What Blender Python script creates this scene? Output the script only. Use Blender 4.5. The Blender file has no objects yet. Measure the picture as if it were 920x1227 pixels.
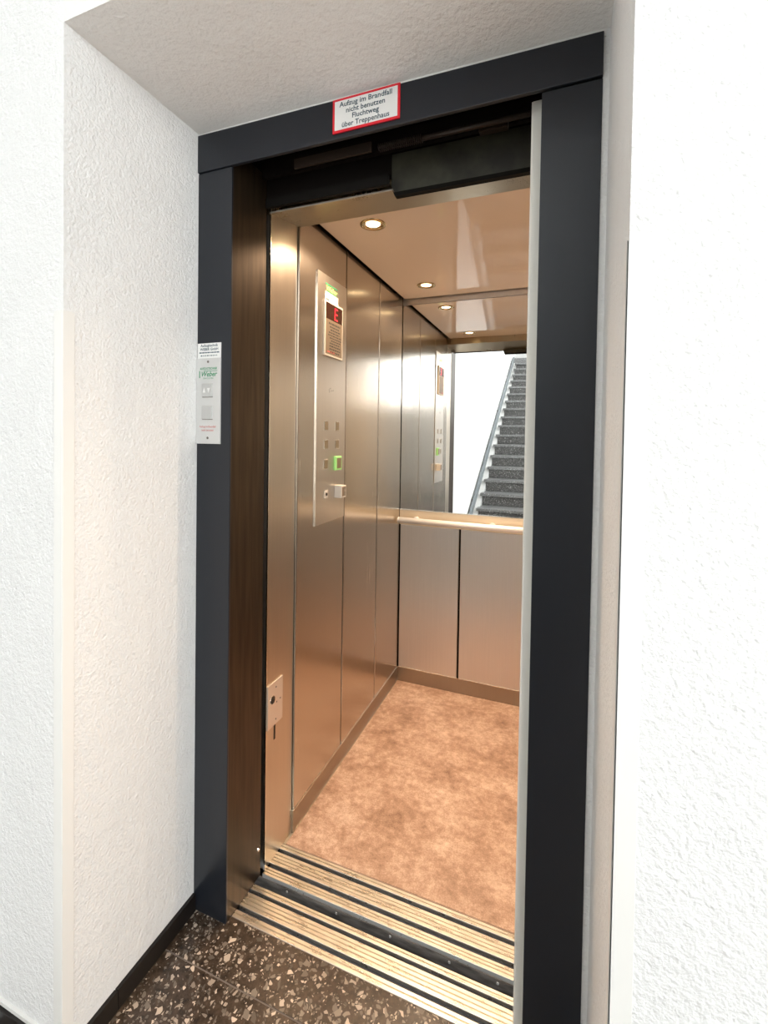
import bpy, bmesh, math, random
from mathutils import Vector, Matrix
random.seed(7)
SC = bpy.context.scene
COL = SC.collection

# ------------------------------------------------------------------ camera
F, YAW, PITCH, ROLL, PPX, PPY = 551.12, .3694, -.0195, .0149, 460.0, 531.6
CAM = Vector((.919, -.9746, 1.3122))
fw = Vector((-math.sin(YAW)*math.cos(PITCH), math.cos(YAW)*math.cos(PITCH), math.sin(PITCH)))
r0 = Vector((math.cos(YAW), math.sin(YAW), 0)); u0 = r0.cross(fw)
rt = r0*math.cos(ROLL) + u0*math.sin(ROLL); up = -r0*math.sin(ROLL) + u0*math.cos(ROLL)
cd = bpy.data.cameras.new('camera'); cam = bpy.data.objects.new('camera', cd); COL.objects.link(cam)
cam.matrix_world = Matrix(((rt.x, up.x, -fw.x, CAM.x), (rt.y, up.y, -fw.y, CAM.y), (rt.z, up.z, -fw.z, CAM.z), (0, 0, 0, 1)))
cd.sensor_fit = 'HORIZONTAL'; cd.sensor_width = 36; cd.lens = 36*F/920
cd.shift_x = (460-PPX)/920; cd.shift_y = -(613.5-PPY)/920
cd.clip_start = .02
SC.camera = cam

# ------------------------------------------------------------------ world, exposure
w = bpy.data.worlds.new('world'); SC.world = w; w.use_nodes = True
w.node_tree.nodes['Background'].inputs[0].default_value = (.9, .95, 1, 1)
w.node_tree.nodes['Background'].inputs[1].default_value = .3
SC.view_settings.view_transform = 'Standard'; SC.view_settings.look = 'None'
SC.view_settings.gamma = 1; SC.view_settings.use_curve_mapping = False
SC.view_settings.exposure = 0.0
WINDOW_LIGHT = 5.3      # glow of the unseen frosted windows added to light the hall
LAMP_WATT = 28          # each halogen downlight in the car
LAMP_COL = (1, .73, .49)

# ------------------------------------------------------------------ materials
def mat(name, col=(.8, .8, .8), rough=.5, metal=0, spec=.5, emit=None, estr=0):
    m = bpy.data.materials.new(name); m.use_nodes = True
    b = m.node_tree.nodes['Principled BSDF']
    b.inputs['Base Color'].default_value = (*col, 1); b.inputs['Roughness'].default_value = rough
    b.inputs['Metallic'].default_value = metal; b.inputs['Specular IOR Level'].default_value = spec
    if emit: b.inputs['Emission Color'].default_value = (*emit, 1); b.inputs['Emission Strength'].default_value = estr
    return m
class N:
    def __init__(s, m): s.t = m.node_tree; s.b = s.t.nodes['Principled BSDF']
    def n(s, typ, **kw):
        x = s.t.nodes.new('ShaderNode'+typ)
        for k, v in kw.items():
            if k.startswith('i_'): x.inputs[k[2:].replace('_', ' ')].default_value = v
            else: setattr(x, k, v)
        return x
    def l(s, a, b): s.t.links.new(a, b)
    def pos(s, scale=(1, 1, 1)):
        g = s.n('NewGeometry'); mp = s.n('Mapping'); mp.inputs['Scale'].default_value = scale
        s.l(g.outputs['Position'], mp.inputs['Vector']); return mp.outputs[0]
    def noise(s, vec, scale, detail=3, rough=.5):
        x = s.n('TexNoise'); x.inputs['Scale'].default_value = scale; x.inputs['Detail'].default_value = detail
        x.inputs['Roughness'].default_value = rough; s.l(vec, x.inputs['Vector']); return x.outputs['Fac']
    def ramp(s, fac, stops):
        r = s.n('ValToRGB'); e = r.color_ramp.elements
        while len(e) < len(stops): e.new(.5)
        for k, (p, c) in enumerate(stops):
            e[k].position = p; e[k].color = (*c, 1) if len(c) == 3 else c
        s.l(fac, r.inputs[0]); return r.outputs[0]
    def bump(s, h, strength, dist=.002):
        x = s.n('Bump'); x.inputs['Strength'].default_value = strength; x.inputs['Distance'].default_value = dist
        s.l(h, x.inputs['Height']); s.l(x.outputs[0], s.b.inputs['Normal']); return x
    def mixc(s, f, a, b, typ='MIX'):
        x = s.n('Mix', data_type='RGBA', blend_type=typ)
        if isinstance(f, (int, float)): x.inputs[0].default_value = f
        else: s.l(f, x.inputs[0])
        for v, i in ((a, 6), (b, 7)):
            if isinstance(v, tuple): x.inputs[i].default_value = (*v, 1)
            else: s.l(v, x.inputs[i])
        return x.outputs[2]

def stucco(name, col, scale=170, strength=.55, dist=.0035):
    m = mat(name, col, .85, spec=.25); k = N(m); p = k.pos()
    n1 = k.noise(p, scale, 4, .6); n2 = k.noise(p, scale*.28, 3)
    a = k.n('Math', operation='MULTIPLY_ADD'); k.l(n2, a.inputs[0]); a.inputs[1].default_value = .8; k.l(n1, a.inputs[2])
    k.bump(a.outputs[0], strength, dist)
    c = k.ramp(k.noise(p, 6, 4), [(.3, tuple(x*.965 for x in col)), (.7, col)])
    k.l(c, k.b.inputs['Base Color']); return m
def steel(name, col, rough=.3, aniso=.6, grain=.06, vertical=True):
    m = mat(name, col, rough, 1); k = N(m)
    p = k.pos((260, 260, 3) if vertical else (3, 260, 260))
    n = k.noise(p, 1, 4, .65)
    smear = k.noise(k.pos((3, 3, 2)), 1.6, 4, .6)
    mr = k.n('MapRange'); k.l(n, mr.inputs[0]); mr.inputs[3].default_value = rough-grain; mr.inputs[4].default_value = rough+grain
    ad = k.n('Math', operation='MULTIPLY_ADD'); k.l(smear, ad.inputs[0]); ad.inputs[1].default_value = .16; ad.inputs[2].default_value = -.08
    ad2 = k.n('Math', operation='ADD', use_clamp=True); k.l(mr.outputs[0], ad2.inputs[0]); k.l(ad.outputs[0], ad2.inputs[1])
    k.l(ad2.outputs[0], k.b.inputs['Roughness'])
    k.l(k.ramp(n, [(.25, tuple(x*.93 for x in col)), (.75, col)]), k.b.inputs['Base Color'])
    if aniso:
        g = k.n('NewGeometry'); cr = k.n('VectorMath', operation='CROSS_PRODUCT')
        k.l(g.outputs['Normal'], cr.inputs[0]); cr.inputs[1].default_value = (0.02, 0.03, 1)
        k.l(cr.outputs[0], k.b.inputs['Tangent']); k.b.inputs['Anisotropic'].default_value = aniso
    return m
M = {}
M['plaster'] = stucco('white_plaster', (.83, .83, .82), 150, .8, .0055)
M['soffit'] = stucco('niche_plaster', (.84, .825, .80), 90, .7, .005)
M['guard'] = mat('guard_plastic', (.80, .79, .76), .45)
M['black'] = mat('black_gloss_paint', (.012, .0145, .020), .3, spec=.45)
k = N(M['black']); n_ = k.noise(k.pos((90, 90, 3)), 1, 4); k.bump(n_, .10, .0015)
k.l(k.ramp(k.noise(k.pos((9, 9, 1.5)), 2, 4), [(.2, (.28,)*3), (.85, (.38,)*3)]), k.b.inputs['Roughness'])
M['reveal'] = mat('dark_bronze_reveal', (.075, .05, .03), .36, .75)
k = N(M['reveal']); k.l(k.ramp(k.noise(k.pos((80, 80, 5)), 1, 4), [(.3, (.04, .026, .015)), (.75, (.075, .05, .029))]), k.b.inputs['Base Color'])
M['steel'] = steel('brushed_steel', (.60, .535, .46), .235, .5, .05)
M['steel_back'] = steel('brushed_steel_back', (.78, .76, .74), .42, .4)
M['steel_post'] = steel('brushed_steel_post', (.64, .57, .48), .32, .5, .03)
M['plate'] = steel('plate_steel', (.64, .59, .53), .34, .4, .03)
M['tube'] = mat('satin_rail_steel', (.93, .95, .97), .32, .4)
M['railstrip'] = mat('gold_toned_strip', (.80, .70, .55), .42, .8)
M['beam'] = steel('gold_toned_beam', (.44, .345, .225), .30, 0)
M['skirt'] = steel('dark_skirting_steel', (.40, .345, .28), .36, .4)
M['keyplate'] = mat('key_plate_steel', (.78, .70, .62), .42, .8)
M['bed'] = mat('floor_joint', (.45, .33, .26), .6)
M['edge'] = mat('bright_edge_steel', (.85, .80, .72), .2, 1)
M['gap'] = mat('black_gap', (.008, .007, .006), .8, spec=.1)
M['dark'] = mat('dark_machinery', (.008, .006, .005), .7, spec=.12)
M['olive'] = mat('olive_grey_sheet', (.03, .028, .018), .5, .1)
k = N(M['olive']); k.l(k.ramp(k.noise(k.pos(), 18, 5), [(.35, (.014, .012, .008)), (.7, (.045, .043, .028))]), k.b.inputs['Base Color'])
M['brown_plate'] = mat('brown_plate', (.022, .013, .008), .5, .3)
M['mirror'] = mat('mirror_glass', (.93, .94, .93), .0, 1)
M['ceil'] = mat('beige_gloss_ceiling', (.74, .61, .50), .06, spec=.6)
M['leaf'] = mat('light_grey_door', (.86, .84, .77), .45)
M['white'] = mat('white_plastic', (.82, .82, .80), .4)
M['cream'] = mat('cream_frame', (.52, .48, .41), .4)
M['red'] = mat('sign_red', (.70, .015, .03), .4)
M['ink'] = mat('dark_ink', (.03, .07, .10), .6)
M['inkb'] = mat('black_ink', (.02, .02, .02), .6)
M['green'] = mat('green_print', (.02, .26, .11), .5)
M['redink'] = mat('red_print', (.62, .10, .08), .5)
M['alu'] = mat('call_plate_alu', (.66, .66, .65), .42, .35)
M['button'] = mat('button_grey', (.55, .55, .54), .4, .3)
M['cap'] = mat('bronze_button_cap', (.30, .24, .16), .35, .8)
M['lime'] = mat('green_light_ring', (.30, .62, .22), .4, emit=(.35, 1, .25), estr=.10)
M['limeprint'] = mat('lime_print', (.42, .70, .20), .5)
M['screen'] = mat('display_glass', (.03, .012, .008), .12)
M['digit'] = mat('red_digit', (.6, .01, .02), .4, emit=(1, .03, .05), estr=1.1)
M['notice'] = mat('display_silver', (.19, .145, .10), .45, .3)
M['boxgrey'] = mat('grey_box', (.52, .50, .47), .45)
M['halo'] = mat('halogen_bulb', (1, .9, .7), .3, emit=(1, .80, .48), estr=7)
M['gold'] = mat('lamp_ring', (.85, .66, .38), .2, 1)
M['dayl'] = mat('frosted_window', (.9, .9, .9), .5, emit=(.975, 1, 1), estr=WINDOW_LIGHT)  # glowing pane of the windows added as the hall's light source
M['frame'] = mat('window_frame_white', (.8, .8, .8), .4)
M['railgrey'] = mat('stair_rail_grey', (.22, .245, .26), .4)
M['sill'] = mat('sill_alu', (.90, .85, .77), .32, 1)
k = N(M['sill']); k.l(k.ramp(k.noise(k.pos((5, 30, 5)), 3, 4), [(.3, (.24,)*3), (.7, (.38,)*3)]), k.b.inputs['Roughness'])
M['groove'] = mat('sill_groove', (.06, .065, .075), .4, .5)
M['sillface'] = mat('sill_front_steel', (.2, .19, .18), .5, .4)
k = N(M['sillface']); k.l(k.ramp(k.noise(k.pos((6, 6, 30)), 3, 5), [(.35, (.13, .115, .10)), (.65, (.30, .275, .25))]), k.b.inputs['Base Color'])
M['basebrd'] = mat('dark_stone_base', (.010, .008, .007), .35, spec=.3)
M['grout'] = mat('grout', (.17, .14, .12), .8)
M['shaft'] = mat('shaft_dark', (.03, .028, .025), .8)
M['roomwhite'] = mat('hall_white', (.84, .84, .83), .8, spec=.2)
M['scratch'] = mat('dark_slot', (.012, .008, .006), .6)

def terrazzo(name, dark, mid, chip, scale=38, rough=.22, thr=(.30, .36)):
    m = mat(name, mid, rough); k = N(m); p = k.pos((1, 1, 1))
    wn = k.n('TexNoise'); wn.inputs['Scale'].default_value = 30; k.l(p, wn.inputs['Vector'])
    wv = k.n('VectorMath', operation='MULTIPLY_ADD'); k.l(wn.outputs['Color'], wv.inputs[0]); wv.inputs[1].default_value = (.018,)*3; k.l(p, wv.inputs[2])
    def chips(sc, lo, edge, seed):
        mp = k.n('Mapping'); mp.inputs['Location'].default_value = (seed, seed*2, seed*3); k.l(wv.outputs[0], mp.inputs[0])
        v = k.n('TexVoronoi'); v.inputs['Scale'].default_value = sc; k.l(mp.outputs[0], v.inputs['Vector'])
        e = k.n('TexVoronoi', feature='DISTANCE_TO_EDGE'); e.inputs['Scale'].default_value = sc; k.l(mp.outputs[0], e.inputs['Vector'])
        sz = k.n('SeparateColor'); k.l(v.outputs['Color'], sz.inputs[0])
        ed = k.n('Math', operation='MULTIPLY_ADD'); k.l(sz.outputs[0], ed.inputs[0]); ed.inputs[1].default_value = .22; ed.inputs[2].default_value = edge
        ls = k.n('Math', operation='GREATER_THAN'); k.l(e.outputs['Distance'], ls.inputs[0]); k.l(ed.outputs[0], ls.inputs[1])
        gt = k.n('Math', operation='GREATER_THAN'); k.l(sz.outputs[1], gt.inputs[0]); gt.inputs[1].default_value = lo
        an = k.n('Math', operation='MULTIPLY'); k.l(ls.outputs[0], an.inputs[0]); k.l(gt.outputs[0], an.inputs[1])
        return an.outputs[0], sz.outputs[2]
    base = k.ramp(k.noise(p, 55, 5, .7), [(.35, dark), (.68, mid)])
    c1, t1 = chips(scale*2.2, .66, .07, 1.3); c2, t2 = chips(scale*4.2, .62, .05, 4.1); c3, t3 = chips(scale*1.4, .84, .10, 7.7)
    tone = lambda t: k.ramp(t, [(.0, tuple(x*.12 for x in chip)), (.55, tuple(x*.32 for x in chip)), (1, chip)])
    col = k.mixc(c2, base, tone(t2)); col = k.mixc(c1, col, tone(t1)); col = k.mixc(c3, col, tone(t3))
    k.l(col, k.b.inputs['Base Color']); return m
M['terrazzo'] = terrazzo('dark_terrazzo', (.022, .015, .011), (.085, .058, .040), (.64, .53, .43))
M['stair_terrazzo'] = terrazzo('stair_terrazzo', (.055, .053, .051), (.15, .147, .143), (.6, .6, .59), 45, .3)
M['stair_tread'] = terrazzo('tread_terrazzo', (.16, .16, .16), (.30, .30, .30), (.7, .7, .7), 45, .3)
m = M['vinyl'] = mat('mottled_vinyl', (.4, .28, .2), .42); k = N(m); p = k.pos()
a = k.noise(k.pos((1, 1.2, 1)), 6, 6, .68); b = k.noise(p, 38, 6, .75); c = k.noise(p, 240, 3, .7)
s1 = k.n('Math', operation='MULTIPLY_ADD'); k.l(b, s1.inputs[0]); s1.inputs[1].default_value = .9; k.l(a, s1.inputs[2])
s2 = k.n('Math', operation='MULTIPLY_ADD'); k.l(c, s2.inputs[0]); s2.inputs[1].default_value = .55; k.l(s1.outputs[0], s2.inputs[2])
mr = k.n('MapRange'); k.l(s2.outputs[0], mr.inputs[0]); mr.inputs[1].default_value = .85; mr.inputs[2].default_value = 1.6
k.l(k.ramp(mr.outputs[0], [(.08, (.225, .12, .076)), (.48, (.48, .305, .215)), (.9, (.80, .61, .49))]), k.b.inputs['Base Color'])
k.l(k.ramp(b, [(.3, (.34,)*3), (.7, (.5,)*3)]), k.b.inputs['Roughness'])

# ------------------------------------------------------------------ mesh helpers
WL = {}
def box(bm, x0, x1, y0, y1, z0, z1, bev=0):
    g = bmesh.ops.create_cube(bm, size=1)['verts']
    for v in g: v.co = Vector(((x0+x1)/2+v.co.x*(x1-x0), (y0+y1)/2+v.co.y*(y1-y0), (z0+z1)/2+v.co.z*(z1-z0)))
    if bev:
        es = {e for v in g for e in v.link_edges}
        bmesh.ops.bevel(bm, geom=list(es), offset=bev, segments=2, affect='EDGES', profile=.6)
    return bm
def B(*a, **k): return box(bmesh.new(), *a, **k)
def prism(bm, poly, axis, a0, a1):
    """poly = list of 2D points; axis 'x': (y,z) swept along x; 'y': (x,z); 'z': (x,y)"""
    mk = {'x': lambda p, t: (t, p[0], p[1]), 'y': lambda p, t: (p[0], t, p[1]), 'z': lambda p, t: (p[0], p[1], t)}[axis]
    A = [bm.verts.new(mk(p, a0)) for p in poly]; C = [bm.verts.new(mk(p, a1)) for p in poly]
    n = len(poly); bm.faces.new(A); bm.faces.new(C[::-1])
    for i in range(n): bm.faces.new((A[i], C[i], C[(i+1) % n], A[(i+1) % n]))
    bmesh.ops.recalc_face_normals(bm, faces=bm.faces); return bm
def cyl(bm, p0, p1, r, seg=16, r2=None):
    p0, p1 = Vector(p0), Vector(p1); d = p1-p0
    mtx = Matrix.Translation((p0+p1)/2) @ d.to_track_quat('Z', 'Y').to_matrix().to_4x4()
    bmesh.ops.create_cone(bm, cap_ends=True, segments=seg, radius1=r, radius2=r if r2 is None else r2, depth=d.length, matrix=mtx)
    return bm
def lathe(bm, prof, c, seg=32, axis='z', sign=1):
    rings = []
    for r, h in prof:
        ring = []
        for i in range(seg):
            t = 2*math.pi*i/seg; a, b = r*math.cos(t), r*math.sin(t)
            q = {'z': (a, b, h*sign), 'x': (h*sign, a, b), 'y': (a, h*sign, b)}[axis]
            ring.append(bm.verts.new(Vector(c)+Vector(q)))
        rings.append(ring)
    for A, C in zip(rings, rings[1:]):
        for i in range(seg): bm.faces.new((A[i], A[(i+1) % seg], C[(i+1) % seg], C[i]))
    bmesh.ops.recalc_face_normals(bm, faces=bm.faces); return bm
def spring(bm, p0, p1, r, wire, turns, seg=10):
    p0, p1 = Vector(p0), Vector(p1); n = turns*seg; pts = []
    for i in range(n+1):
        t = i/n; a = 2*math.pi*i/seg; pts.append(p0.lerp(p1, t)+Vector((0, r*math.cos(a), r*math.sin(a))))
    prev = None
    for i, q in enumerate(pts):
        a = 2*math.pi*i/seg; rad = Vector((0, math.cos(a), math.sin(a))); ax = Vector((1, 0, 0))
        ring = [bm.verts.new(q+(rad*math.cos(s)+ax*math.sin(s))*wire) for s in (0, 2.1, 4.2)]
        if prev:
            for j in range(3): bm.faces.new((prev[j], prev[(j+1) % 3], ring[(j+1) % 3], ring[j]))
        prev = ring
    return bm
def obj(name, bm, m, parent=None, smooth=False, bevel=0):
    if bevel:
        bmesh.ops.bevel(bm, geom=list(bm.edges), offset=bevel, segments=2, affect='EDGES', profile=.6)
    me = bpy.data.meshes.new(name); bm.to_mesh(me); bm.free()
    return mobj(name, me, m, parent, smooth)
def mobj(name, me, m, parent=None, smooth=False):
    co = [v.co.copy() for v in me.vertices]
    lo = Vector([min(c[i] for c in co) for i in range(3)]); hi = Vector([max(c[i] for c in co) for i in range(3)])
    c = (lo+hi)/2
    if parent is None: c.z = lo.z
    for v in me.vertices: v.co -= c
    if m is not None:
        me.materials.clear(); me.materials.append(M[m] if isinstance(m, str) else m)
    if smooth:
        for f in me.polygons: f.use_smooth = True
    o = bpy.data.objects.new(name, me); COL.objects.link(o)
    if parent is not None: o.parent = parent; o.location = c-WL[parent.name]
    else: o.location = c
    WL[o.name] = c; return o
def thing(name, loc, label=None, cat=None, group=None, kind=None):
    o = bpy.data.objects.new(name, None); COL.objects.link(o); o.location = loc; o.empty_display_size = .1
    WL[o.name] = Vector(loc); tag(o, label, cat, group, kind); return o
def tag(o, label=None, cat=None, group=None, kind=None):
    if label: o['label'] = label
    if cat: o['category'] = cat
    if group: o['group'] = group
    if kind: o['kind'] = kind
    return o
def struct(name, bm, m, label, cat): return tag(obj(name, bm, m), label, cat, kind='structure')
def sthing(name, loc, label, cat): return thing(name, loc, label, cat, kind='structure')
def dup(root, loc, label=None):
    r = root.copy(); COL.objects.link(r); r.location = loc
    if label: r['label'] = label
    for ch in list(root.children):
        c = ch.copy(); COL.objects.link(c); c.parent = r
        for g in ch.children: d = g.copy(); COL.objects.link(d); d.parent = c
    return r
def text(name, s, size, pos, plane, m, parent, align='CENTER', width=None, shear=0, bold=0):
    """flat lettering; plane 'y': reads along +x on a face looking to -y; 'x': reads along +y on a face looking to +x"""
    cu = bpy.data.curves.new(name, 'FONT'); cu.body = s; cu.size = size; cu.align_x = align; cu.align_y = 'CENTER'
    cu.shear = shear; cu.offset = bold; cu.resolution_u = 2
    t = bpy.data.objects.new(name, cu); COL.objects.link(t); bpy.context.view_layer.update()
    me = bpy.data.meshes.new_from_object(t.evaluated_get(bpy.context.evaluated_depsgraph_get()))
    bpy.data.objects.remove(t); bpy.data.curves.remove(cu)
    xs = [v.co.x for v in me.vertices]; sx = 1
    if width: sx = width/(max(xs)-min(xs))
    for v in me.vertices:
        x, y = v.co.x*sx, v.co.y
        v.co = Vector((pos[0]+x, pos[1], pos[2]+y)) if plane == 'y' else Vector((pos[0], pos[1]+x, pos[2]+y))
    return mobj(name, me, m, parent)

# ------------------------------------------------------------------ key measures (metres)
W, JB, HH, HT = .977, .11, 2.0, 2.087        # door frame
XJ = W-JB                                    # right jamb's inner edge
ND, NZ, WR = .356, 2.1046, .9885             # niche
XL, XR, YB, YP, ZC = .121, 1.093, 1.334, .309, 2.022   # lift car
GZ = 1.547
HXL, HXR, HYB, HZ = -.222, 2.6, -8.9, 4.8    # stair hall

# ------------------------------------------------------------------ hall shell
bm = bmesh.new()
box(bm, HXL, 0, -ND, .02, 0, HZ); box(bm, WR, HXR, -ND, .02, 0, HZ)
obj_front = struct('wall_front', bm, 'plaster', 'white rough-plastered hall wall on both sides of the lift niche', 'wall')
bm = B(0, WR, -ND, .02, NZ, HZ)
for v in bm.verts:
    if v.co.z < 3 and v.co.y > 0: v.co.z = 2.1035 if v.co.x < .5 else 2.0895
struct('wall_lintel', bm, 'soffit', 'plastered lintel above the lift niche with cream-grey underside', 'wall')
struct('wall_left', B(HXL-.15, HXL, HYB, .02, 0, HZ), 'roomwhite', 'white hall wall beside the stairs, seen in the lift mirror', 'wall')
struct('wall_back', B(HXL-.15, HXR+.15, HYB-.15, HYB, 0, HZ), 'roomwhite', 'white wall at the head of the stairs', 'wall')
struct('ceiling_hall', B(HXL-.15, HXR+.15, HYB-.15, .02, HZ, HZ+.1), 'roomwhite', 'white ceiling high over the stair hall', 'ceiling')
# right hall wall with two unseen windows, added to light hall and stairs
wins = [(-3.3, -.95, .35, 2.55), (-7.9, -3.7, 1.9, 4.5)]
bm = bmesh.new()
box(bm, HXR, HXR+.15, HYB, wins[1][0], 0, HZ); box(bm, HXR, HXR+.15, wins[1][1], wins[0][0], 0, HZ); box(bm, HXR, HXR+.15, wins[0][1], .02, 0, HZ)
for a, b, c, d in wins: box(bm, HXR, HXR+.15, a, b, 0, c); box(bm, HXR, HXR+.15, a, b, d, HZ)
struct('wall_right', bm, 'roomwhite', 'white hall wall with two tall frosted windows', 'wall')
for i, (a, b, c, d) in enumerate(wins):
    wt = sthing('window_%d' % (i+1), (HXR+.07, (a+b)/2, c), ['large frosted window lighting the hall beside the lift', 'high frosted window above the stair flight'][i], 'window')
    obj('pane', B(HXR+.06, HXR+.07, a+.05, b-.05, c+.05, d-.05), 'dayl', wt)
    for q in ((a, a+.05, c, d), (b-.05, b, c, d), (a+.05, b-.05, c, c+.05), (a+.05, b-.05, d-.05, d)):
        obj('window_frame', B(HXR+.03, HXR+.09, *q), 'frame', wt)
# hall floor: dark terrazzo tiles
fl = sthing('floor', (.9, -2, 0), 'dark brown terrazzo tile floor of the hall in front of the lift', 'floor')
obj('floor_bed', B(HXL, HXR, HYB, .0235, -.12, -.0012), 'grout', fl)
ys = [.0235, -.104]+[-.104-.4*i for i in range(1, 7)]
xs = [.004, .82, 1.636, HXR]
for y1, y0 in zip(ys, ys[1:]):
    for x0, x1 in zip(xs, xs[1:]):
        obj('floor_tile', B(x0+.0018, x1-.0018, y0+.0018, y1-.0018, -.0012, 0, bev=.0005), 'terrazzo', fl)
obj('floor_tile', B(HXL+.002, HXR, HYB, ys[-1]-.003, -.0012, 0), 'terrazzo', fl)
for y1, y0 in zip(ys, ys[1:]):
    if y0 < -ND: obj('floor_tile', B(HXL+.001, .0022, y0+.0018, min(y1-.0018, -ND-.001), -.0012, 0), 'terrazzo', fl)
# dark baseboards
bb = sthing('baseboard_left', (.005, -ND/2, 0), 'low dark stone skirting along the left side of the lift niche', 'baseboard')
obj('skirting_piece', B(0, .010, -.238, -.002, 0, .047, bev=.001), 'basebrd', bb)
obj('skirting_piece', B(0, .010, -ND, -.2395, 0, .047, bev=.001), 'basebrd', bb)
bb = sthing('baseboard_front', (-.1, -ND-.005, 0), 'dark stone skirting on the wall left of the lift niche', 'baseboard')
obj('skirting_piece', B(HXL, -.028, -ND-.012, -ND, 0, .066, bev=.001), 'basebrd', bb)
obj('paint_edge', B(HXL, -.028, -ND-.006, -ND, .066, .074), 'guard', bb)

# corner guards
def guard(x, s, label):
    t = thing('corner_guard', (x, -ND, .075), label, 'corner guard', 'white plastic corner guards of the lift niche')
    p = .003
    f = B(min(x, x+s*-.0235), max(x, x+s*-.0235), -ND-p, -ND, .075, GZ) if s > 0 else B(x-p, x+.0235, -ND-p, -ND, .075, GZ)
    obj('front_flange', f, 'guard', t, bevel=.0008)
    g = B(0, p, -ND-p, -ND+.0205, .075, GZ) if s > 0 else B(x-p, x, -ND-p, -ND+.0205, .075, GZ)
    obj('side_flange', g, 'guard', t, bevel=.0008)
guard(0, 1, 'white corner guard strip on the left edge of the lift niche')
guard(WR, -1, 'white corner guard strip on the right edge of the lift niche')

# ------------------------------------------------------------------ lift shaft behind the wall
struct('wall_shaft_left', B(-.60, -.50, .02, 1.9, -.6, 3), 'shaft', 'dark left side of the lift shaft', 'wall')
struct('wall_shaft_right', B(1.95, 2.05, .02, 1.9, -.6, 3), 'shaft', 'dark right side of the lift shaft', 'wall')
struct('wall_shaft_back', B(-.60, 2.05, 1.9, 2.0, -.6, 3), 'shaft', 'dark back of the lift shaft', 'wall')
struct('ceiling_shaft', B(-.60, 2.05, .02, 2.0, 3, 3.1), 'shaft', 'dark top of the lift shaft', 'ceiling')
struct('floor_shaft', B(-.60, 2.05, .02, 2.0, -.7, -.6), 'shaft', 'dark pit of the lift shaft', 'floor')

# ------------------------------------------------------------------ black door frame
fr = thing('lift_door_frame', (W/2, 0, 0), 'black painted steel lift door frame in the white niche', 'door frame')
j = obj('jamb', B(0, JB, 0, .006, 0, HH-.0015), 'black', fr, bevel=.0012); tag(j, 'black jamb carrying the call plate')
obj('reveal', B(.004, JB-.0006, .006, .150, .0, HH+.05), 'reveal', j)
obj('bolt_head', lathe(bmesh.new(), [(0, .004), (.004, .003), (.005, 0)], (JB, .138, .085), 12, 'x'), 'edge', j)
j = obj('jamb', B(XJ, W, 0, .045, 0, HH-.004), 'black', fr, bevel=.0012); tag(j, 'black jamb beside the retracted door leaf')
bm = B(0, W, -.004, .006, HH, HT)
for v in bm.verts:
    if v.co.z > HH+.01: v.co.z = 2.098 if v.co.x < .5 else 2.0825
bmesh.ops.bevel(bm, geom=list(bm.edges), offset=.0018, segments=2, affect='EDGES', profile=.6)
obj('header', bm, 'black', fr)
obj('paint_bead', B(-.0, W+.004, .001, .012, HT-.012, NZ), 'guard', fr)
obj('paint_bead', B(W, WR, .003, .012, 0, NZ-.01), 'plaster', fr)

# landing door leaf, slid away to the right
lf = thing('sliding_door_leaf', (1.2, .06, 0), 'pale grey landing door leaf slid back behind the right jamb', 'door')
obj('leaf_panel', B(.8465, 1.64, .050, .088, .012, 2.018, bev=.002), 'leaf', lf)
obj('edge_strip', B(.8445, .8465, .052, .086, .012, 2.018), 'leaf', lf)
obj('hanger', B(1.0, 1.12, .060, .072, 2.018, 2.075), 'dark', lf)

# door operator seen in the dark above the opening
op = thing('door_operator', (.5, .13, 1.93), 'dark sliding door gear above the lift opening with olive cover sheet', 'door gear')
obj('guide_rail', B(.114, 1.62, .122, .134, 2.03, 2.075), 'dark', op)
obj('back_sheet', B(-.05, 1.62, .1515, .154, 1.975, 2.16), 'dark', op)
obj('top_sheet', B(.114, 1.62, .020, .149, 2.160, 2.163), 'dark', op)
obj('door_track', B(.125, .495, .124, .134, 1.947, 1.972), 'gap', op)
bm = prism(bmesh.new(), [(.497, 1.95), (.507, 1.928), (1.6, 1.928), (1.6, 2.03), (.497, 2.03)], 'y', .142, .148); obj('cover_sheet', bm, 'olive', op)
bm = prism(bmesh.new(), [(.500, 1.940), (.510, 1.918), (1.6, 1.918), (1.6, 1.928), (.507, 1.928)], 'y', .132, .148); obj('cover_lip', bm, 'gap', op)
obj('closer_bracket', B(.26, .475, .056, .062, 1.995, 2.018), 'brown_plate', op)
obj('closer_spring', spring(bmesh.new(), (.49, .066, 2.004), (.60, .066, 2.004), .008, .0016, 22), 'brown_plate', op, smooth=True)
obj('spring_rod', cyl(bmesh.new(), (.60, .066, 2.004), (.84, .066, 2.004), .006, 10), 'brown_plate', op, smooth=True)
obj('stop_bracket', B(.725, .79, .10, .118, 2.012, 2.032, bev=.002), 'brown_plate', op)

# ------------------------------------------------------------------ sills
def ribs(parent, x0, x1, bands, z, m='sill', n=None):
    for (y0, y1, k) in bands:
        st = (y1-y0)/k; g = .0017 if k < 5 else .0014
        bm = bmesh.new(); poly = [(y0, z-.012), (y0, z-.0006), (y0+.0006, z)]
        for i in range(1, k):
            a = y0+i*st; poly += [(a-g, z), (a-g*.6, z-.0035), (a+g*.6, z-.0035), (a+g, z)]
        poly += [(y1-.0006, z), (y1, z-.0006), (y1, z-.012)]
        obj('rib_band', prism(bm, poly, 'x', x0, x1), m, parent)
ls = thing('landing_sill', ((JB+XJ)/2, .07, -.03), 'ribbed aluminium landing sill let into the terrazzo floor', 'sill')
obj('sill_base', B(JB, XJ+.7, .024, .1195, -.03, -.009), 'groove', ls)
ribs(ls, JB, XJ+.7, [(.024, .0435, 2), (.0555, .095, 4), (.105, .121, 2)], 0)
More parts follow.
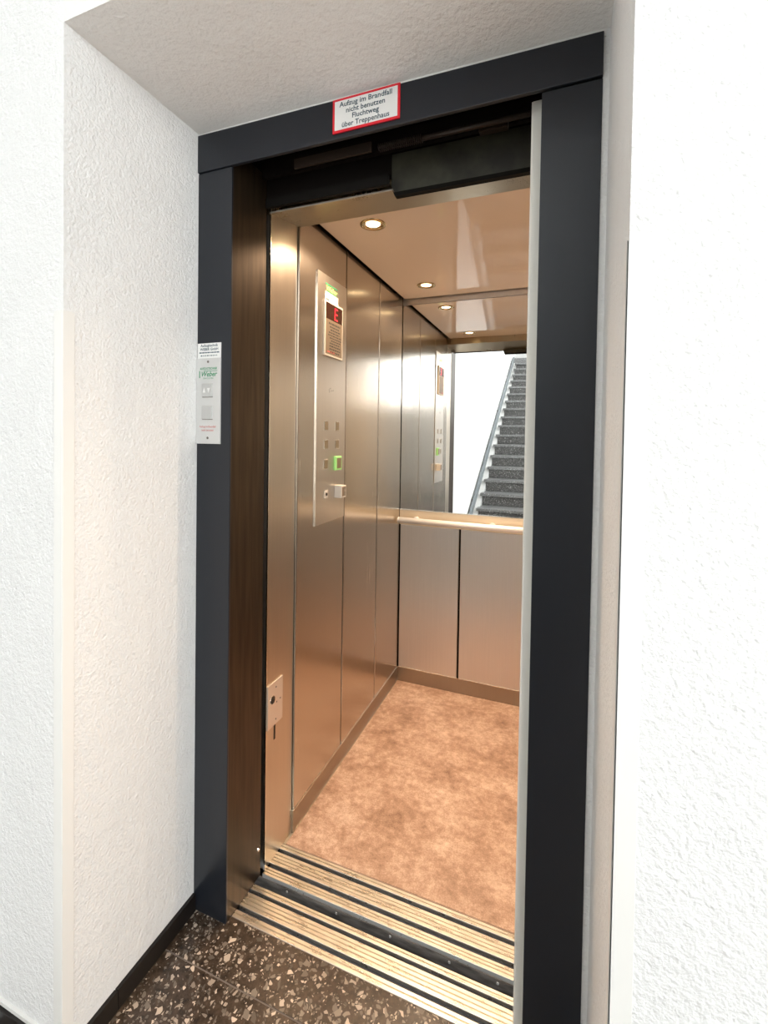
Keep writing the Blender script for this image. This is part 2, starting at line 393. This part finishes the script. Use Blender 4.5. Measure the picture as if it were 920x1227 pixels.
PX0 = .1135
cs = thing('car_sill', (.6, .21, -.1), 'ribbed aluminium sill at the lift car threshold', 'sill')
obj('sill_base', B(PX0, 1.55, .158, .265, -.03, -.009), 'groove', cs)
ribs(cs, PX0, 1.55, [(.156, .181, 3), (.194, .234, 4), (.246, .2635, 2)], 0)
fp = obj('front_plate', B(.05, 1.55, .1545, .158, -.26, -.0122), 'sillface', cs)
for x in (.20, .36, .52, .68, .80):
    obj('screw', lathe(bmesh.new(), [(0, -.001), (.003, -.0008), (.004, 0)], (x, .1545, -.022), 10, 'y'), 'edge', fp)

# ------------------------------------------------------------------ lift car
wf = sthing('wall_car_front', (.1, .23, 0), 'steel front posts and beam of the lift car around its doorway', 'wall')
obj('post', B(.03, PX0, .168, YP+.0015, -.0, 1.985), 'steel_post', wf)
obj('post_edge', B(PX0-.004, PX0+.0006, .1655, .168, 0, 1.96), 'edge', wf)
PXR = .985
obj('post', B(PXR, PXR+.09, .152, YP-.0045, 0, 1.985), 'steel_post', wf)
obj('side_return', B(PXR+.09, XR+.02, YP-.012, YP-.0045, 0, 2.06), 'steel_post', wf)
bm = prism(bmesh.new(), [(.160, 1.950), (YP+.013, 1.978), (YP+.013, 2.07), (.160, 2.07)], 'x', .03, XR); obj('beam', bm, 'beam', wf)
obj('beam_edge', B(.115, .50, .1575, .160, 1.9485, 1.9525), 'cream', wf)
obj('beam_clip', B(.130, .136, .150, .16, 1.965, 1.985), 'edge', wf)

def panel_wall(name, loc, label, rects, mk, m, seam, skirt, skm):
    t = sthing(name, loc, label, 'wall')
    obj('backing', seam, 'gap', t)
    for r in rects: obj('panel', mk(r), m, t)
    for s in skirt: obj('skirting', s, skm, t, bevel=.0008)
    return t
P3 = [YP, .658, 1.008, YB]
T = .0042
wl = panel_wall('wall_car_left', (XL-.02, .8, 0), 'left brushed-steel wall of the lift car in three panels',
    list(zip(P3, P3[1:])), lambda r: B(XL-.018, XL, r[0]+T, r[1]-T, .0745, 2.062, bev=.0028), 'steel',
    B(XL-.026, XL-.010, YP-.004, YB+.02, 0, 2.065), [B(XL-.01, XL+.0008, YP, YB, 0, .073)], 'skirt')
wr_ = panel_wall('wall_car_right', (XR+.02, .8, 0), 'right brushed-steel wall of the lift car, hidden behind the jamb',
    list(zip(P3, P3[1:])), lambda r: B(XR, XR+.018, r[0]+T, r[1]-T, .0745, 2.062, bev=.0028), 'steel',
    B(XR+.010, XR+.026, YP-.004, YB+.02, 0, 2.065), [B(XR-.0008, XR+.01, YP, YB, 0, .073)], 'skirt')
X3 = [XL, .445, .769, XR]
wb = panel_wall('wall_car_back', (.6, YB+.02, 0), 'back wall of the lift car with steel panels under the mirror',
    list(zip(X3, X3[1:])), lambda r: B(r[0]+T+.0008, r[1]-T-.0008, YB, YB+.018, .0745, .836, bev=.0022), 'steel_back',
    B(XL-.02, XR+.02, YB+.010, YB+.026, 0, 2.065), [B(XL, XR, YB-.0008, YB+.01, 0, .073)], 'skirt')
obj('skirting_cap', B(XL+.002, XR-.002, YB-.002, YB+.008, .0725, .0750), 'edge', wb)
obj('skirting_cap', B(XL-.008, XL+.002, YP, YB-.002, .0725, .0752), 'edge', wl)
obj('top_rail', B(XL+.001, XR-.001, YB-.002, YB+.010, 1.994, 2.062, bev=.001), 'steel_back', wb)
obj('rail_strip', B(XL+.001, XR-.001, YB-.003, YB+.010, .838, .917, bev=.001), 'railstrip', wb)
# mirror
mi = thing('mirror', (.6, YB, .918), 'large wall mirror above the handrail reflecting the hall stairs', 'mirror')
obj('glass', B(XL+.003, XR-.003, YB, YB+.006, .919, 1.992), 'mirror', mi)
obj('edge_trim', B(XL+.003, XR-.003, YB-.004, YB+.006, .9165, .919), 'edge', mi)
# handrail
hr = thing('handrail', (.6, 1.27, .86), 'round satin steel handrail across the back of the lift car', 'handrail')
bm = bmesh.new(); yt, zt, rr = 1.272, .872, .0150
cyl(bm, (XL+.014, yt, zt), (XR-.014, yt, zt), rr, 24); obj('rail', bm, 'tube', hr, smooth=False)
for f in hr.children[-1].data.polygons: f.use_smooth = len(f.vertices) == 4
for x in (.215, .607, 1.0):
    b_ = obj('bracket', cyl(bmesh.new(), (x, yt, zt), (x, YB-.003, .868), .006, 12), 'tube', hr, smooth=True)
    obj('rosette', cyl(bmesh.new(), (x, YB-.007, .868), (x, YB-.003, .868), .017, 20), 'tube', b_)
for x, s in ((XL+.014, 1), (XR-.014, -1)):
    obj('end_cap', lathe(bmesh.new(), [(0, -.004), (.010, -.003), (rr+.0005, 0), (rr+.0005, .006)], (x, yt, zt), 20, 'x', s), 'tube', hr, smooth=True)

# ceiling and floor
struct('ceiling_car', B(XL+.016, XR-.016, .20, YB-.016, ZC, ZC+.012, bev=.001), 'ceil', 'glossy beige ceiling of the lift car with halogen spots', 'ceiling')
struct('ceiling_car_cover', B(XL-.02, XR+.02, .16, YB+.02, 2.075, 2.085), 'gap', 'dark sheet above the shadow gap of the lift ceiling', 'ceiling')
cf = sthing('floor_car', (.6, .8, -.05), 'mottled reddish-brown vinyl floor of the lift car', 'floor')
obj('floor_bed', B(XL, XR, .2655, YB, -.03, -.0012), 'bed', cf)
obj('threshold_fill', B(PX0, XL+.001, .2645, YP, -.03, -.0002), 'steel_post', cf)
obj('skirting_bead', B(XL+.0008, XL+.0035, YP, YB-.001, -.003, .002), 'edge', cf)
fx = [XL+.001, .327, .90, XR-.001]; fy = [.267, .738, YB-.001]
for y0, y1 in zip(fy, fy[1:]):
    for x0, x1 in zip(fx, fx[1:]):
        obj('floor_tile', B(x0+.0004, x1-.0004, y0+.0004, y1-.0004, -.003, 0, bev=.0005), 'vinyl', cf)

# downlights
def downlight(x, y, label):
    t = thing('downlight', (x, y, ZC), label, 'lamp', 'halogen spots in the lift ceiling')
    obj('trim_ring', lathe(bmesh.new(), [(.028, .010), (.029, -.002), (.036, -.0045), (.0435, -.003), (.044, 0)], (x, y, ZC), 36), 'gold', t, smooth=True)
    obj('bulb', lathe(bmesh.new(), [(.0, -.0035), (.012, -.003), (.022, -.001), (.028, .002)], (x, y, ZC), 28), 'halo', t, smooth=True)
    L = bpy.data.lights.new('halogen', 'SPOT'); L.energy = LAMP_WATT; L.color = LAMP_COL; L.spot_size = math.radians(142); L.spot_blend = .75; L.shadow_soft_size = .022
    lo = bpy.data.objects.new('halogen_light', L); COL.objects.link(lo); lo.parent = t; lo.location = (0, 0, -.028)
    return t
d1, d2 = .470, 1.135
downlight(.308, d1, 'halogen spot in the lift ceiling nearest the doorway, above the control panel')
downlight(.304, d2, 'halogen spot in the lift ceiling close to the mirror, left side')
downlight(XR-.187, d1, 'halogen spot at the front right of the lift ceiling, behind the right jamb')
downlight(XR-.187, d2, 'halogen spot at the back right of the lift ceiling, beside the mirror')

# ------------------------------------------------------------------ control panel on the left car wall
X0 = XL
cp = thing('control_panel', (X0, .54, .99), 'tall brushed-steel car operating panel with floor display and buttons', 'control panel')
CX = X0+.004
pl = obj('face_plate', B(X0+.0002, CX, .425, .649, .990, 1.878), 'plate', cp, bevel=.0008)
obj('plate_edge', B(X0+.0002, CX+.0002, .4238, .4252, .990, 1.878), 'edge', cp)
dp = obj('display_frame', B(CX, CX+.008, .463, .604, 1.591, 1.787, bev=.0015), 'cream', cp)
dx = CX+.0082
obj('screen', B(CX+.006, dx+.0004, .470, .597, 1.722, 1.780), 'screen', dp)
obj('notice_plate', B(CX+.006, dx+.0004, .470, .597, 1.598, 1.722), 'notice', dp)
seg = lambda a, b, c, d: obj('digit_segment', B(dx, dx+.0012, a, b, c, d), 'digit', dp)
seg(.535, .540, 1.7285, 1.7705); seg(.535, .559, 1.7665, 1.7715); seg(.535, .556, 1.7475, 1.7525); seg(.535, .559, 1.7275, 1.7325)
# rows of small illegible print under the display
yy = 1.712
for a, b, h in ((.492, .580, .008), (.500, .570, .006), (.505, .585, .006), (.492, .575, .005), (.488, .590, .005), (.500, .590, .005), (.510, .582, .005), (.500, .580, .005), (.498, .585, .006), (.498, .582, .006), (.503, .575, .006)):
    x = a
    while x < b-.004:
        l = random.uniform(.006, .016); obj('print_mark', B(dx, dx+.0007, x, min(b, x+l), yy-h*.8, yy), 'inkb', dp); x += l+.004
    yy -= h+.0045
obj('print_mark', B(dx, dx+.0007, .482, .540, 1.605, 1.609), 'redink', dp)
st = obj('company_sticker', B(CX, CX+.0008, .475, .578, 1.788, 1.820), 'cream', cp)
obj('print_mark', B(CX+.0008, CX+.0014, .481, .505, 1.791, 1.796), 'ink', st)
obj('print_mark', B(CX+.0008, CX+.0014, .481, .566, 1.806, 1.8075), 'button', st)
lg = text('logo_text', 'Weber', .026, (CX+.0008, .524, 1.833), 'x', 'limeprint', cp, width=.085, shear=.3, bold=.0006)
obj('logo_bar', B(CX, CX+.0008, .478, .572, 1.8455, 1.849), 'green', cp)
obj('logo_bar', B(CX, CX+.0008, .490, .572, 1.8215, 1.8235), 'green', cp)
def btn(y, z, kind=0):
    b_ = obj('button', B(CX, CX+.002, y-.015, y+.015, z-.017, z+.017, bev=.0008), 'edge', cp)
    obj('button_cap', B(CX+.001, CX+.003, y-.0125, y+.0125, z-.0145, z+.0145, bev=.0008), 'cap' if kind != 2 else 'boxgrey', b_)
    return b_
for r, z in enumerate((1.341, 1.274, 1.203)):
    btn(.495, z)
    if r < 2: btn(.581, z)
b_ = obj('lit_button', B(CX, CX+.010, .558, .607, 1.176, 1.229, bev=.003), 'lime', cp); tag(b_, 'green lit button surround')
obj('button_cap', B(CX+.009, CX+.0112, .566, .600, 1.183, 1.222, bev=.001), 'cap', b_)
b_ = btn(.498, 1.094, 2); obj('keyhole', cyl(bmesh.new(), (CX+.004, .498, 1.094), (CX+.0052, .498, 1.094), .006, 14), 'scratch', b_)
kb = obj('grey_switch_box', B(CX, CX+.030, .566, .606, 1.073, 1.119, bev=.002), 'boxgrey', cp); tag(kb, 'grey protruding switch box')
obj('box_face', B(CX+.029, CX+.0306, .572, .601, 1.079, 1.113), 'notice', kb)
obj('box_slot', B(CX+.0302, CX+.0312, .588, .600, 1.082, 1.110), 'sillface', kb)
for y, z in ((.515, 1.472), (.525, 1.478), (.535, 1.470), (.518, 1.465), (.548, 1.472)):
    obj('speaker_hole', cyl(bmesh.new(), (CX-.0005, y, z), (CX+.0003, y, z), .0022, 8), 'scratch', pl)

# key switch plate on the car's front post
kp = thing('key_switch_plate', (PX0, .2, .42), 'small steel key switch plate on the front post of the car', 'switch plate')
obj('plate', B(PX0+.0002, PX0+.004, .1695, .2475, .420, .554), 'keyplate', kp, bevel=.0012)
obj('key_hole', cyl(bmesh.new(), (PX0+.003, .1935, .503), (PX0+.0046, .1935, .503), .011, 20), 'scratch', kp)
obj('hole_rim', lathe(bmesh.new(), [(.011, .0005), (.0125, .001), (.0135, 0)], (PX0+.004, .1935, .503), 24, 'x'), 'edge', kp)
for y, z in ((.2105, .535), (.2105, .436), (.2145, .487), (.2335, .489)): obj('screw', cyl(bmesh.new(), (PX0+.003, y, z), (PX0+.0046, y, z), .0028, 10), 'sillface', kp)
obj('slot', B(PX0-.001, PX0+.0008, .206, .214, .372, .4195), 'scratch', kp)

# ------------------------------------------------------------------ call plate and notices on the frame
FY = -.0
cl = thing('call_panel', (.039, FY, 1.28), 'aluminium lift call plate with two square buttons on the left jamb', 'call panel')
fp_ = obj('face_plate', B(.001, .081, FY-.004, FY, 1.281, 1.508), 'alu', cl, bevel=.0008)
ty = FY-.0042
text('logo_line', 'AUFZUGTECHNIK', .0085, (.042, ty, 1.4800), 'y', 'green', cl, width=.058, bold=.0002)
obj('logo_bar', B(.026, .071, ty-.0003, ty+.0004, 1.4733, 1.4745), 'green', cl)
obj('logo_bar', B(.011, .0135, ty-.0003, ty+.0004, 1.4560, 1.4745), 'green', cl)
text('logo_name', 'Weber', .0185, (.042, ty, 1.4655), 'y', 'green', cl, width=.052, shear=.3, bold=.0003)
text('logo_line', 'SERVICE GMBH', .0055, (.041, ty, 1.4545), 'y', 'green', cl, width=.034)
for z, arrows in ((1.4225, True), (1.3635, False)):
    b_ = obj('button', B(.0235, .0555, FY-.0085, FY-.003, z-.017, z+.017, bev=.0008), 'button', cl)
    obj('button_rim', B(.0225, .0565, FY-.005, FY-.0035, z-.0185, z-.0165), 'sillface', b_)
    obj('button_rim', B(.0225, .0565, FY-.005, FY-.0035, z+.0165, z+.0182), 'boxgrey', b_)
    if arrows:
        for cx, s in ((.0315, 1), (.0465, -1)):
            obj('arrow', prism(bmesh.new(), [(cx-.0045, z-.006*s), (cx+.0045, z-.006*s), (cx, z+.007*s)], 'y', FY-.0092, FY-.0084), 'white', b_)
text('warning_text', 'Aufzug im Brandfall', .0080, (.040, ty, 1.3265), 'y', 'redink', cl, width=.054)
text('warning_text', 'nicht benutzen', .0080, (.040, ty, 1.3170), 'y', 'redink', cl, width=.040)
for z in (1.4985, 1.2965): obj('screw', lathe(bmesh.new(), [(0, -.0012), (.0028, -.001), (.0034, 0)], (.040, FY-.004, z), 12, 'y'), 'sillface', cl)
sk = thing('company_sticker', (.042, FY, 1.508), 'white service company sticker above the call plate', 'sticker')
obj('label_sheet', B(.003, .080, FY-.0022, FY, 1.5085, 1.548), 'white', sk)
ty = FY-.0024
text('label_text', 'Aufzugtechnik', .0098, (.042, ty, 1.5415), 'y', 'ink', sk, width=.058, bold=.0002)
text('label_text', 'WEBER GmbH', .0098, (.042, ty, 1.5315), 'y', 'ink', sk, width=.060, bold=.0002)
x = .009
while x < .072:
    l = random.uniform(.003, .009); obj('print_mark', B(x, min(.075, x+l), ty, ty+.0004, 1.5215, 1.5245), 'ink', sk); x += l+.0015
x = .014
while x < .068:
    l = random.uniform(.002, .006); obj('print_mark', B(x, min(.070, x+l), ty, ty+.0004, 1.5135, 1.5165), 'ink', sk); x += l+.003
# fire notice
sg = thing('fire_notice', (.487, -.006, 2.005), 'red-bordered white fire notice on the black header', 'sign')
SY = -.0042
obj('red_border', B(.404, .570, SY-.003, SY, 2.012, 2.089), 'red', sg)
obj('white_field', B(.4095, .5645, SY-.0036, SY-.001, 2.0175, 2.0835), 'white', sg)
for s, z, wd in (('Aufzug im Brandfall', 2.0735, .130), ('nicht benutzen', 2.0580, .096), ('Fluchtweg', 2.0430, .066), ('über Treppenhaus', 2.0265, .117)):
    text('notice_text', s, .0165, (.487, SY-.0040, z), 'y', 'ink', sg, width=wd, bold=.00025)

# ------------------------------------------------------------------ staircase behind the camera (seen in the mirror)
SX0, SX1, G, H = -.160, 1.02, .309, .170
Y1, Z1, NS = -2.363, .157, 18
sc = thing('staircase', (.43, -2.4, 0), 'straight flight of dark terrazzo stairs reflected in the lift mirror', 'staircase')
for i in range(NS):
    y, z = Y1-i*G, Z1+i*H
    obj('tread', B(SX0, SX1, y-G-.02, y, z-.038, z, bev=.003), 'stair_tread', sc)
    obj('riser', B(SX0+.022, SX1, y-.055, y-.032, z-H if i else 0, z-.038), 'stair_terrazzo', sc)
    obj('step_core', B(SX0+.024, SX1, y-G-.035, y-.055, max(0, z-H-.03), z-.038), 'roomwhite', sc)
yA, yE = Y1+.0, Y1-NS*G
obj('stringer', prism(bmesh.new(), [(yA+.05, 0), (yA+.05, .05), (yE, Z1+NS*H-.12), (yE, Z1+NS*H-.5), (yA-.7, 0)], 'x', HXL+.001, SX0+.024), 'roomwhite', sc)
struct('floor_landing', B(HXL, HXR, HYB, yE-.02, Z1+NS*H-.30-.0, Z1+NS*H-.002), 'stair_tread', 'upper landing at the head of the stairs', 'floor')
rl = thing('stair_rail', (-.2, -2.3, .3), 'flat grey rail running up the white wall beside the stairs', 'rail')
hh = .10; tn = H/G
p0y, p1y = Y1+.25, Y1-17*G
zz = lambda y: Z1+(Y1-y)*tn+hh
obj('rail_band', prism(bmesh.new(), [(p0y, zz(p0y)-.045), (p0y, zz(p0y)+.045), (p1y, zz(p1y)+.045), (p1y, zz(p1y)-.045)], 'x', HXL+.02, HXL+.052), 'railgrey', rl)
for i in (1, 5, 9, 13, 16):
    y = Y1-i*G; obj('rail_bracket', B(HXL, HXL+.022, y-.02, y+.02, zz(y)-.02, zz(y)+.02), 'sillface', rl)
